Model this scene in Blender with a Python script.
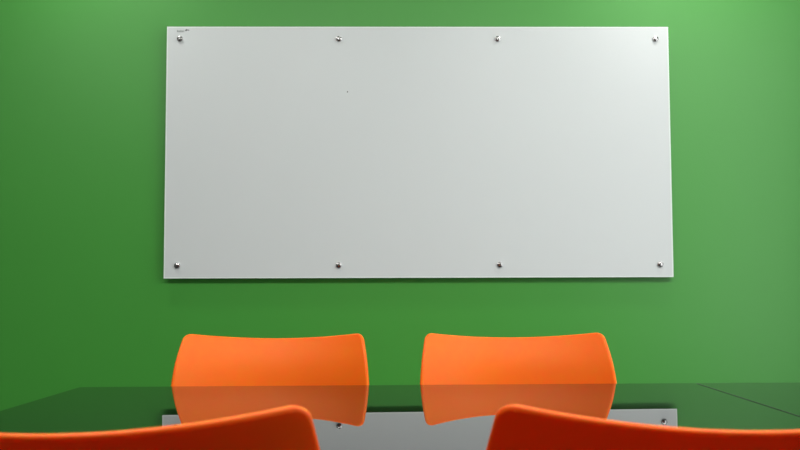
import bpy, bmesh, math
import numpy as np
from mathutils import Vector, Matrix

scene = bpy.context.scene
COL = scene.collection
for o in list(bpy.data.objects):
    bpy.data.objects.remove(o)

# ------------------------------------------------------------------ camera
TABLE_Z = 0.74
WALL_Y = 3.806
F_PX, PITCH, YAW, ROLL = 962.6, 0.06725, 0.01251, -0.00293
cam_d = bpy.data.cameras.new('camera')
cam = bpy.data.objects.new('camera', cam_d)
COL.objects.link(cam)
fw = Vector((math.sin(YAW)*math.cos(PITCH), math.cos(YAW)*math.cos(PITCH), math.sin(PITCH)))
rt = Vector((math.cos(YAW), -math.sin(YAW), 0))
up = rt.cross(fw)
r2 = math.cos(ROLL)*rt + math.sin(ROLL)*up
u2 = -math.sin(ROLL)*rt + math.cos(ROLL)*up
m = Matrix((r2, u2, -fw)).transposed().to_4x4()
m.translation = Vector((0, 0, TABLE_Z + 0.2135))
cam.matrix_world = m
cam_d.sensor_fit = 'HORIZONTAL'
cam_d.sensor_width = 36
cam_d.lens = 36*F_PX/800
cam_d.clip_start = 0.02
cam_d.dof.use_dof = True
cam_d.dof.focus_distance = 2.9
cam_d.dof.aperture_fstop = 11.5
scene.camera = cam

# ------------------------------------------------------------------ light and exposure
scene.view_settings.view_transform = 'Standard'
scene.view_settings.look = 'None'
scene.view_settings.gamma = 1
scene.view_settings.use_curve_mapping = False
scene.view_settings.exposure = 0.0

world = bpy.data.worlds.new('daylight')
scene.world = world
world.use_nodes = True
bg = world.node_tree.nodes['Background']
bg.inputs['Color'].default_value = (0.96, 0.985, 1.0, 1)
bg.inputs['Strength'].default_value = 3.3

CEIL = 2.75
XL, XR, YB = -2.3, 2.15, -2.2
WIN = (0.9, 2.9, 0.2, 2.6)          # opening in the right wall: y0, y1, z0, z1

pl = bpy.data.lights.new('daylight_portal', 'AREA')
pl.shape = 'RECTANGLE'
pl.size = WIN[3]-WIN[2]
pl.size_y = WIN[1]-WIN[0]
pl.cycles.is_portal = True
po = bpy.data.objects.new('daylight_portal', pl)
po.location = (XR+0.16, (WIN[0]+WIN[1])/2, (WIN[2]+WIN[3])/2)
po.rotation_euler = (0, math.radians(90), 0)
COL.objects.link(po)

# ceiling lamps: x, y, radius, power
LAMPS = [(-1.16, 3.36, 0.08, 6.5), (1.2, 3.36, 0.08, 7.8), (-1.76, 1.65, 0.08, 15.5), (1.8, 1.65, 0.08, 24.5), (-0.55, 1.2, 0.08, 25.0), (0.6, 1.2, 0.08, 25.0), (0.02, 3.36, 0.08, 0.9)]  # table pair added to brighten the chairs, last one added for the board's shadow

# ------------------------------------------------------------------ materials
def mat(name, col, rough=0.5, metal=0.0, ior=1.5, spec=0.5, noise=None, bump=None, coat=0.0, coat_rough=0.05):
    M = bpy.data.materials.new(name)
    M.use_nodes = True
    nt = M.node_tree
    b = nt.nodes['Principled BSDF']
    b.inputs['Base Color'].default_value = (*col, 1)
    b.inputs['Roughness'].default_value = rough
    b.inputs['Metallic'].default_value = metal
    b.inputs['IOR'].default_value = ior
    b.inputs['Specular IOR Level'].default_value = spec
    b.inputs['Coat Weight'].default_value = coat
    b.inputs['Coat Roughness'].default_value = coat_rough
    tc = nt.nodes.new('ShaderNodeTexCoord')
    if noise:
        scale, amt = noise
        n = nt.nodes.new('ShaderNodeTexNoise')
        n.inputs['Scale'].default_value = scale
        n.inputs['Detail'].default_value = 4
        nt.links.new(tc.outputs['Object'], n.inputs['Vector'])
        r = nt.nodes.new('ShaderNodeMapRange')
        r.inputs['To Min'].default_value = 1-amt
        r.inputs['To Max'].default_value = 1+amt
        nt.links.new(n.outputs['Fac'], r.inputs['Value'])
        mx = nt.nodes.new('ShaderNodeVectorMath')
        mx.operation = 'SCALE'
        mx.inputs[0].default_value = col
        nt.links.new(r.outputs['Result'], mx.inputs['Scale'])
        nt.links.new(mx.outputs['Vector'], b.inputs['Base Color'])
    if bump:
        scale, dist = bump
        n = nt.nodes.new('ShaderNodeTexNoise')
        n.inputs['Scale'].default_value = scale
        n.inputs['Detail'].default_value = 3
        nt.links.new(tc.outputs['Object'], n.inputs['Vector'])
        bp = nt.nodes.new('ShaderNodeBump')
        bp.inputs['Distance'].default_value = dist
        bp.inputs['Strength'].default_value = 0.5
        nt.links.new(n.outputs['Fac'], bp.inputs['Height'])
        nt.links.new(bp.outputs['Normal'], b.inputs['Normal'])
    return M

M_GREEN = mat('green_wall_paint', (0.052, 0.34, 0.034), rough=0.45, spec=0.75, noise=(3.0, 0.02), bump=(220, 0.0004))
M_SIDE = mat('side_wall_paint', (0.15, 0.15, 0.15), rough=0.7, noise=(3.0, 0.02))
M_CEIL = mat('ceiling_paint', (0.62, 0.62, 0.61), rough=0.8, noise=(4.0, 0.02))
M_FLOOR = mat('grey_carpet', (0.05, 0.05, 0.053), rough=0.95, noise=(160, 0.25), bump=(300, 0.002))
M_WHITE = mat('white_back_painted_glass', (0.725, 0.77, 0.76), rough=0.38, noise=(2.0, 0.01))
M_EDGE = mat('glass_edge_painted_glint', (0.86, 0.95, 0.89), rough=0.4, spec=0.3, noise=(20, 0.02))  # bare glass edge, coloured paler to paint in its bright rim glint
M_CHROME = mat('polished_steel', (0.50, 0.49, 0.48), rough=0.25, metal=1.0, noise=(40, 0.03))
M_BARREL = mat('brushed_steel', (0.35, 0.35, 0.35), rough=0.35, metal=1.0, noise=(60, 0.05))
M_INK = mat('grey_print', (0.32, 0.36, 0.34), rough=0.5, noise=(300, 0.15))
M_DOT = mat('dark_marker_ink', (0.03, 0.03, 0.035), rough=0.5, noise=(300, 0.1))
M_ORANGE = mat('orange_plastic', (0.98, 0.16, 0.003), rough=0.5, spec=0.2, noise=(6.0, 0.02), bump=(600, 0.00015))
_b = M_ORANGE.node_tree.nodes['Principled BSDF']
_b.inputs['Subsurface Weight'].default_value = 0.5
_b.inputs['Subsurface Scale'].default_value = 0.025
_b.inputs['Subsurface Radius'].default_value = (1.0, 0.06, 0.01)
M_LEG = mat('grey_steel_tube', (0.45, 0.45, 0.46), rough=0.3, metal=1.0, noise=(30, 0.03))
M_RUBBER = mat('black_rubber', (0.015, 0.015, 0.015), rough=0.7, noise=(50, 0.1))
M_BLACK = mat('black_glass', (0.004, 0.004, 0.0045), rough=0.0, ior=1.44, noise=(5, 0.05))
M_FRAME = mat('dark_powder_coat', (0.03, 0.03, 0.032), rough=0.45, noise=(80, 0.08))
M_TRIM = mat('white_trim_paint', (0.75, 0.75, 0.74), rough=0.5, noise=(8, 0.02))

M_PANE = bpy.data.materials.new('window_glass')
M_PANE.use_nodes = True
nt = M_PANE.node_tree
nt.nodes.clear()
out = nt.nodes.new('ShaderNodeOutputMaterial')
mixs = nt.nodes.new('ShaderNodeMixShader')
tr = nt.nodes.new('ShaderNodeBsdfTransparent')
gl = nt.nodes.new('ShaderNodeBsdfGlossy')
gl.inputs['Roughness'].default_value = 0.02
fr = nt.nodes.new('ShaderNodeFresnel')
geo = nt.nodes.new('ShaderNodeNewGeometry')
inv = nt.nodes.new('ShaderNodeMath')                 # reflect on the outer faces only, no trapping inside the pane
inv.operation = 'SUBTRACT'
inv.inputs[0].default_value = 1.0
nt.links.new(geo.outputs['Backfacing'], inv.inputs[1])
mul = nt.nodes.new('ShaderNodeMath')
mul.operation = 'MULTIPLY'
nt.links.new(fr.outputs[0], mul.inputs[0])
nt.links.new(inv.outputs[0], mul.inputs[1])
nt.links.new(mul.outputs[0], mixs.inputs[0])
nt.links.new(tr.outputs[0], mixs.inputs[1])
nt.links.new(gl.outputs[0], mixs.inputs[2])
nt.links.new(mixs.outputs[0], out.inputs[0])

M_LAMP = bpy.data.materials.new('lit_lamp_diffuser')
M_LAMP.use_nodes = True
b = M_LAMP.node_tree.nodes['Principled BSDF']
b.inputs['Base Color'].default_value = (0.9, 0.9, 0.88, 1)
b.inputs['Emission Color'].default_value = (1, 0.985, 0.96, 1)
b.inputs['Emission Strength'].default_value = 6

# ------------------------------------------------------------------ helpers
def link(name, bm, material, parent=None, smooth=False, angle=None):
    bmesh.ops.recalc_face_normals(bm, faces=bm.faces[:])
    me = bpy.data.meshes.new(name)
    bm.to_mesh(me)
    bm.free()
    me.materials.append(material)
    if smooth:
        for p in me.polygons:
            p.use_smooth = True
        if angle:
            me.set_sharp_from_angle(angle=math.radians(angle))
    o = bpy.data.objects.new(name, me)
    COL.objects.link(o)
    if parent:
        o.parent = parent
    return o

def add_box(bm, x0, x1, y0, y1, z0, z1, bevel=0.0, seg=2):
    t = bmesh.new()
    bmesh.ops.create_cube(t, size=1)
    for v in t.verts:
        v.co = Vector(((x0+x1)/2 + v.co.x*(x1-x0), (y0+y1)/2 + v.co.y*(y1-y0), (z0+z1)/2 + v.co.z*(z1-z0)))
    if bevel:
        bmesh.ops.bevel(t, geom=t.edges[:], offset=bevel, segments=seg, affect='EDGES', profile=0.5)
    me = bpy.data.meshes.new('t')
    t.to_mesh(me); t.free()
    bm.from_mesh(me)
    bpy.data.meshes.remove(me)

def box(x0, x1, y0, y1, z0, z1, bevel=0.0, seg=2):
    bm = bmesh.new()
    add_box(bm, x0, x1, y0, y1, z0, z1, bevel, seg)
    return bm

def add_lathe(bm, prof, M, n=24):
    """prof: list of (radius, height) along local z, closed at ends; M maps local to object space"""
    rings = []
    for r, h in prof:
        if r < 1e-6:
            rings.append([bm.verts.new(M @ Vector((0, 0, h)))])
        else:
            rings.append([bm.verts.new(M @ Vector((r*math.cos(2*math.pi*i/n), r*math.sin(2*math.pi*i/n), h))) for i in range(n)])
    for a, b_ in zip(rings[:-1], rings[1:]):
        for i in range(n):
            j = (i+1) % n
            if len(a) == 1 and len(b_) > 1:
                bm.faces.new((a[0], b_[i], b_[j]))
            elif len(b_) == 1 and len(a) > 1:
                bm.faces.new((a[i], a[j], b_[0]))
            elif len(a) > 1:
                bm.faces.new((a[i], a[j], b_[j], b_[i]))

def add_tube(bm, pts, rad, n=12):
    pts = [Vector(p) for p in pts]
    rings = []
    ref = Vector((0.13, 0.27, 0.95)).normalized()
    for k, p in enumerate(pts):
        d = (pts[min(k+1, len(pts)-1)] - pts[max(k-1, 0)]).normalized()
        if abs(d.dot(ref)) > 0.95:
            a = d.cross(Vector((0, 1, 0))).normalized()
        else:
            a = d.cross(ref).normalized()
        c = d.cross(a)
        r = rad[k] if isinstance(rad, (list, tuple)) else rad
        rings.append([bm.verts.new(p + r*(math.cos(2*math.pi*i/n)*a + math.sin(2*math.pi*i/n)*c)) for i in range(n)])
    for a, b_ in zip(rings[:-1], rings[1:]):
        for i in range(n):
            j = (i+1) % n
            bm.faces.new((a[i], a[j], b_[j], b_[i]))
    bm.faces.new(rings[0][::-1])
    bm.faces.new(rings[-1])

def struct(name, bm, material, label=None, cat=None):
    o = link(name, bm, material)
    o['kind'] = 'structure'
    if label:
        o['label'] = label
        o['category'] = cat
    return o

def tag(o, label, cat, group=None):
    o['label'] = label
    o['category'] = cat
    if group:
        o['group'] = group

def thing(name, loc, label, cat, group=None):
    o = bpy.data.objects.new(name, None)
    o.empty_display_size = 0.1
    COL.objects.link(o)
    o.location = loc
    tag(o, label, cat, group)
    return o

# ------------------------------------------------------------------ room shell
T = 0.12
struct('floor', box(XL-T, XR+T, YB-T, WALL_Y+T, -0.1, 0), M_FLOOR, 'grey carpet floor under the table', 'floor')
struct('ceiling', box(XL-T, XR+T, YB-T, WALL_Y+T, CEIL, CEIL+0.1), M_CEIL, 'white painted ceiling with round downlights', 'ceiling')
struct('wall_back', box(XL-T, XR+T, WALL_Y, WALL_Y+T, 0, CEIL), M_GREEN, 'green painted wall behind the white glass board', 'wall')
struct('wall_left', box(XL-T, XL, YB, WALL_Y, 0, CEIL), M_SIDE, 'plain wall on the left of the room', 'wall')
struct('wall_front', box(XL-T, XR+T, YB-T, YB, 0, CEIL), M_SIDE, 'plain wall behind the camera', 'wall')
bm = bmesh.new()
y0, y1, z0, z1 = WIN
add_box(bm, XR, XR+T, YB, y0, 0, CEIL)
add_box(bm, XR, XR+T, y1, WALL_Y, 0, CEIL)
add_box(bm, XR, XR+T, y0, y1, 0, z0)
add_box(bm, XR, XR+T, y0, y1, z1, CEIL)
struct('wall_right', bm, M_SIDE, 'plain wall with a window on the right of the room', 'wall')

win = thing('window_1', (XR+0.06, (y0+y1)/2, z0), 'white framed daylight window in the right wall', 'window')
win['kind'] = 'structure'
hy, hz = (y1-y0)/2, z1-z0
bm = bmesh.new()
for a in ((-hy, -hy+0.05, 0, hz), (hy-0.05, hy, 0, hz), (-0.025, 0.025, 0.05, hz-0.05), (-hy+0.05, hy-0.05, 0, 0.05), (-hy+0.05, hy-0.05, hz-0.05, hz)):
    add_box(bm, -0.03, 0.03, a[0], a[1], a[2], a[3], 0.004)
fo = link('window_frame', bm, M_TRIM, win)
for s in (-1, 1):
    link('pane', box(-0.004, 0.004, min(s*0.025, s*(hy-0.05)), max(s*0.025, s*(hy-0.05)), 0.05, hz-0.05), M_PANE, win)

for nm, a in (('baseboard_back', (XL, XR, WALL_Y-0.012, WALL_Y)), ('baseboard_left', (XL, XL+0.012, YB, WALL_Y-0.012)), ('baseboard_right', (XR-0.012, XR, YB, WALL_Y-0.012))):
    struct(nm, box(*a, 0, 0.09, 0.003), M_TRIM, 'white skirting board along the ' + {'k': 'green', 't': 'left', 'b': 'right'}[nm[-1] if nm[-1] == 'k' else ('t' if 'left' in nm else 'b')] + ' wall', 'skirting board')

# ------------------------------------------------------------------ ceiling downlights
def downlight(x, y, r, power, label):
    t = thing('ceiling_downlight', (x, y, CEIL), label, 'ceiling light', 'round ceiling downlights')
    bm = bmesh.new()
    I = Matrix.Identity(4)
    add_lathe(bm, [(r, -0.002), (r+0.022, -0.001), (r+0.022, -0.006), (r+0.012, -0.012), (r, -0.012), (r, -0.002)], I, 32)
    link('trim_ring', bm, M_TRIM, t, True, 40)
    bm = bmesh.new()
    add_lathe(bm, [(0, -0.002), (r, -0.002), (r, -0.006), (0, -0.006)], I, 32)
    link('diffuser', bm, M_LAMP, t)
    L = bpy.data.lights.new('downlight_glow', 'AREA')
    L.shape = 'DISK'
    L.size = 2*r
    L.energy = power
    L.color = (1.0, 0.985, 0.96)
    lo = bpy.data.objects.new('downlight_glow', L)
    lo.location = (0, 0, -0.014)
    lo.parent = t
    COL.objects.link(lo)

for (x, y, r, p), lb in zip(LAMPS, ('round ceiling downlight near the green wall above the left end of the board',
                                    'round ceiling downlight near the green wall above the right end of the board',
                                    'round ceiling downlight beyond the left end of the table',
                                    'round ceiling downlight close to the window wall',
                                    'added round downlight over the table to brighten the left chairs',
                                    'added round downlight over the table to brighten the right chairs',
                                    'added round downlight above the middle of the board to deepen its shadow')):
    downlight(x, y, r, p, lb)

# ------------------------------------------------------------------ glass whiteboard
BX0, BX1 = -0.877, 1.123
BZ0, BZ1 = TABLE_Z+0.2605, TABLE_Z+1.2607
GAP, GT = 0.022, 0.006
bx, bz = (BX0+BX1)/2, BZ0
board = thing('glass_whiteboard', (bx, WALL_Y, bz), 'large white glass board with eight steel standoffs on the green wall', 'whiteboard')
hw, hh = (BX1-BX0)/2, BZ1-BZ0
link('glass_panel', box(-hw+0.0045, hw-0.0045, -GAP-GT, -GAP, 0.0045, hh-0.0045), M_WHITE, board)
bm = bmesh.new()
e = 0.0045
for a in ((-hw, -hw+e, 0, hh), (hw-e, hw, 0, hh), (-hw+e, hw-e, 0, e), (-hw+e, hw-e, hh-e, hh)):
    add_box(bm, a[0], a[1], -GAP-GT, -GAP, a[2], a[3])
eo = link('edge_painted_glint', bm, M_EDGE, board)  # border strips, their pale colour stands in for the edge catching light
eo['label'] = 'pale greenish polished glass edge with its bright glint painted in'
RX = Matrix.Rotation(math.radians(90), 4, 'X')      # local z -> -y
ix, iz = 0.052, 0.05
for zz in (iz, hh-iz):
    for k in range(4):
        xx = -hw+ix + k*(2*hw-2*ix)/3
        M = Matrix.Translation((xx, -GAP-GT, zz)) @ RX
        bm = bmesh.new()
        add_lathe(bm, [(0.0, 0.0), (0.0115, 0.0), (0.0115, 0.004), (0.0105, 0.006), (0.008, 0.0075), (0.005, 0.0082), (0.0, 0.0085)], M, 24)
        cap = link('standoff_cap', bm, M_CHROME, board, True, 30)
        bm = bmesh.new()
        add_lathe(bm, [(0.0, -GAP-GT+0.0002), (0.009, -GAP-GT+0.0002), (0.009, -GT), (0.0, -GT)], M, 20)
        link('standoff_barrel', bm, M_BARREL, cap, True, 30)
# small print in the top left corner
bm = bmesh.new()
px = 2.0/503
x0 = -hw + 10*px
yf = -GAP-GT
for (a, b_, c, d) in ((0, 1.3, 0, 2.0), (1.6, 3.0, 0, 1.6), (3.3, 4.4, 0, 2.0), (4.7, 6.0, 0, 1.6), (6.3, 7.2, 0, 1.8)):
    add_box(bm, x0+a*px, x0+b_*px, yf-0.0004, yf, hh-(5.6)*px+c*px, hh-5.6*px+d*px)
w = link('printed_mark', bm, M_INK, board)
w['label'] = 'small grey print in the top left corner'
bm = bmesh.new()
for (a, b_, c, d) in ((8.2, 9.6, 0.7, 1.9), (9.0, 10.4, 1.4, 2.4), (10.8, 12.2, 1.2, 2.0)):
    add_box(bm, x0+a*px, x0+b_*px, yf-0.0004, yf, hh-5.2*px+c*px, hh-5.2*px+d*px)
link('printed_mark', bm, M_DOT, board)['label'] = 'tiny dark print beside the grey print'
bm = bmesh.new()
add_lathe(bm, [(0, 0), (0.0026, 0), (0.0022, 0.0004), (0, 0.0005)], Matrix.Translation((-hw+(346-165.6)*px, yf, hh-66*px)) @ RX, 12)
link('ink_dot', bm, M_DOT, board)['label'] = 'tiny dark dot'

# ------------------------------------------------------------------ tables
DE, TILT, TWIST = 2.183, 0.00386, -0.0164
TD = 1.2
def table(x0, x1, label):
    """x0..x1 in the table line's own frame, far edge at local y = 0"""
    xc = (x0+x1)/2
    ct, st = math.cos(TWIST), math.sin(TWIST)
    cx, cy = xc*ct + TD/2*st, DE + xc*st - TD/2*ct
    root = thing('meeting_table', (cx, cy, 0), label, 'table')
    root.rotation_euler = (0, 0, TWIST)
    hx, hy = (x1-x0)/2, TD/2
    def zt(x):
        return TABLE_Z + TILT*(x+xc)
    def tilt(bm):
        for v in bm.verts:
            v.co.z += TILT*(v.co.x+xc)
        return bm
    g = box(-hx, hx, -hy, hy, TABLE_Z-0.010, TABLE_Z, 0.0004, 1)
    link('table_top', tilt(g), M_BLACK, root)
    bm = bmesh.new()
    i = 0.05
    for a in ((-hx+i, hx-i, -hy+i, -hy+i+0.03), (-hx+i, hx-i, hy-i-0.03, hy-i), (-hx+i, -hx+i+0.03, -hy+i+0.03, hy-i-0.03), (hx-i-0.03, hx-i, -hy+i+0.03, hy-i-0.03)):
        add_box(bm, *a, TABLE_Z-0.06, TABLE_Z-0.0101)
    link('support_frame', tilt(bm), M_FRAME, root)
    for sx in (-1, 1):
        for sy in (-1, 1):
            lx, ly = sx*(hx-i-0.02), sy*(hy-i-0.02)
            leg = link('leg', box(lx-0.02, lx+0.02, ly-0.02, ly+0.02, 0.012, zt(lx)-0.0605, 0.003), M_FRAME, root)
            bm = bmesh.new()
            add_lathe(bm, [(0, 0), (0.018, 0), (0.018, 0.008), (0.012, 0.0125), (0, 0.0125)], Matrix.Translation((lx, ly, 0)), 16)
            link('foot', bm, M_RUBBER, leg, True, 40)
    return root

table(-0.694, 0.6872, 'black glass meeting table between the orange chairs')
table(0.6912, 2.0000, 'second black glass table joined on at the right past the dark seam')

# ------------------------------------------------------------------ chairs
BACK_TOP = 0.847
def spline(P, n):
    P = np.array(P, float)
    P = np.vstack([2*P[0]-P[1], P, 2*P[-1]-P[-2]])
    out = []
    seg = len(P)-3
    for k in range(n):
        s = k/(n-1)*seg
        i = min(int(s), seg-1)
        t = s-i
        a, b_, c, d = P[i:i+4]
        out.append(0.5*((2*b_)+(-a+c)*t+(2*a-5*b_+4*c-d)*t*t+(-a+3*b_-3*c+d)*t**3))
    return np.array(out)

def shell_mesh():
    # columns: y, z, half width, wing depth forward, lift of the sides
    C = [(0.225, 0.425, 0.205, 0.0, 0.000),
         (0.205, 0.444, 0.212, 0.0, 0.004),
         (0.120, 0.452, 0.222, 0.0, 0.008),
         (0.000, 0.446, 0.228, 0.002, 0.012),
         (-0.110, 0.442, 0.230, 0.012, 0.022),
         (-0.165, 0.465, 0.230, 0.035, 0.024),
         (-0.190, 0.530, 0.226, 0.065, 0.012),
         (-0.205, 0.610, 0.226, 0.090, 0.006),
         (-0.223, 0.690, 0.226, 0.099, 0.006),
         (-0.246, 0.770, 0.2205, 0.094, 0.009),
         (-0.277, BACK_TOP-0.016, 0.2095, 0.080, 0.016)]
    dense = spline(C, 400)
    arc = np.concatenate([[0], np.cumsum(np.linalg.norm(np.diff(dense[:, :2], axis=0), axis=1))])
    L = arc[-1]
    r0, r1 = 0.05, 0.013                      # corner radii: seat front, back top
    th = np.linspace(0, math.pi/2, 9)
    s = np.concatenate([r0*(1-np.cos(th))[:-1], np.linspace(r0, L-r1, 46), L-r1*(1-np.sin(th))[1:]])
    rows = np.array([[np.interp(v, arc, dense[:, k]) for k in range(5)] for v in s])
    cut = np.zeros(len(s))
    for i, v in enumerate(s):
        if v < r0:
            cut[i] = r0 - math.sqrt(max(0, r0**2-(r0-v)**2))
        elif v > L-r1:
            q = v-(L-r1)
            cut[i] = r1 - math.sqrt(max(0, r1**2-q**2))
    NU = 41
    u = np.sin(np.linspace(-1, 1, NU)*math.pi/2*0.92)/math.sin(math.pi/2*0.92)
    G = np.zeros((len(s), NU, 3))
    for i in range(len(s)):
        y, z, w, dp, lf = rows[i]
        we = w-cut[i]
        x = u*we
        q = (x/w)**2
        G[i, :, 0] = x
        G[i, :, 1] = y + dp*q
        G[i, :, 2] = z + lf*q
    du = np.gradient(G, axis=1)
    dv = np.gradient(G, axis=0)
    N = np.cross(du, dv)
    N /= np.linalg.norm(N, axis=2)[..., None]+1e-12
    h = 0.0045
    bm = bmesh.new()
    A = [[bm.verts.new(G[i, j]+N[i, j]*h) for j in range(NU)] for i in range(len(s))]
    B = [[bm.verts.new(G[i, j]-N[i, j]*h) for j in range(NU)] for i in range(len(s))]
    for i in range(len(s)-1):
        for j in range(NU-1):
            bm.faces.new((A[i][j], A[i][j+1], A[i+1][j+1], A[i+1][j]))
            bm.faces.new((B[i][j], B[i+1][j], B[i+1][j+1], B[i][j+1]))
    n = len(s)
    ring = [(0, j) for j in range(NU)] + [(i, NU-1) for i in range(1, n)] + [(n-1, j) for j in range(NU-2, -1, -1)] + [(i, 0) for i in range(n-2, 0, -1)]
    K = len(ring)
    rim = []
    for k, (i, j) in enumerate(ring):
        a = G[ring[(k+1) % K]]-G[ring[k-1]]
        o = np.cross(a, N[i, j])
        o /= np.linalg.norm(o)+1e-12
        rim.append([bm.verts.new(G[i, j]+o*h*c+N[i, j]*h*d) for c, d in ((0.72, 0.72), (1.0, 0), (0.72, -0.72))])
    for k in range(K):
        k2 = (k+1) % K
        (i, j), (i2, j2) = ring[k], ring[k2]
        c1 = [A[i][j]] + rim[k] + [B[i][j]]
        c2 = [A[i2][j2]] + rim[k2] + [B[i2][j2]]
        for q in range(4):
            bm.faces.new((c1[q], c1[q+1], c2[q+1], c2[q]))
    bmesh.ops.remove_doubles(bm, verts=bm.verts[:], dist=0.00005)
    return bm

GROUP = 'orange shell chairs around the table'
def make_chair():
    root = thing('shell_chair', (0, 0, 0), '', 'chair', GROUP)
    link('seat_shell', shell_mesh(), M_ORANGE, root, True)
    bm = bmesh.new()
    for y in (0.12, -0.10):
        add_tube(bm, [(-0.175, y, 0.428), (-0.16, y, 0.424), (0.16, y, 0.424), (0.175, y, 0.428)], 0.009)
    for x in (-0.15, 0.15):
        add_tube(bm, [(x, -0.10, 0.424), (x, 0.12, 0.424)], 0.009)
    link('seat_frame', bm, M_LEG, root, True, 40)
    for sx in (-1, 1):
        for (ya, yb) in ((0.12, 0.175), (-0.10, -0.20)):
            bm = bmesh.new()
            add_tube(bm, [(sx*0.175, ya, 0.429), (sx*0.182, ya+(yb-ya)*0.1, 0.40), (sx*0.215, yb, 0.014)], 0.0105)
            leg = link('leg', bm, M_LEG, root, True, 40)
            bm = bmesh.new()
            add_lathe(bm, [(0, 0), (0.013, 0), (0.013, 0.02), (0.0106, 0.024), (0, 0.024)], Matrix.Translation((sx*0.215, yb, 0)), 14)
            link('glide', bm, M_RUBBER, leg, True, 40)
    return root

def copy_tree(o, parent=None):
    c = o.copy()
    COL.objects.link(c)
    if parent:
        c.parent = parent
    for ch in [q for q in o.children]:
        copy_tree(ch, c)
    return c

proto = make_chair()
CHAIRS = [(-0.273, 2.113, 180.0, 'orange plastic chair facing forward across the table, under the left half of the board'),
          (0.302, 2.113, 180.0, 'orange plastic chair facing forward across the table, under the right half of the board'),
          (-0.286, 1.087, 0.0, 'orange plastic chair seen from behind in the near left corner'),
          (0.314, 1.087, 0.0, 'orange plastic chair seen from behind in the near right corner')]
for k, (x, y, a, lb) in enumerate(CHAIRS):
    c = proto if k == 0 else copy_tree(proto)
    c.location = (x, y, 0)
    c.rotation_euler = (0, 0, math.radians(a))
    c['label'] = lb
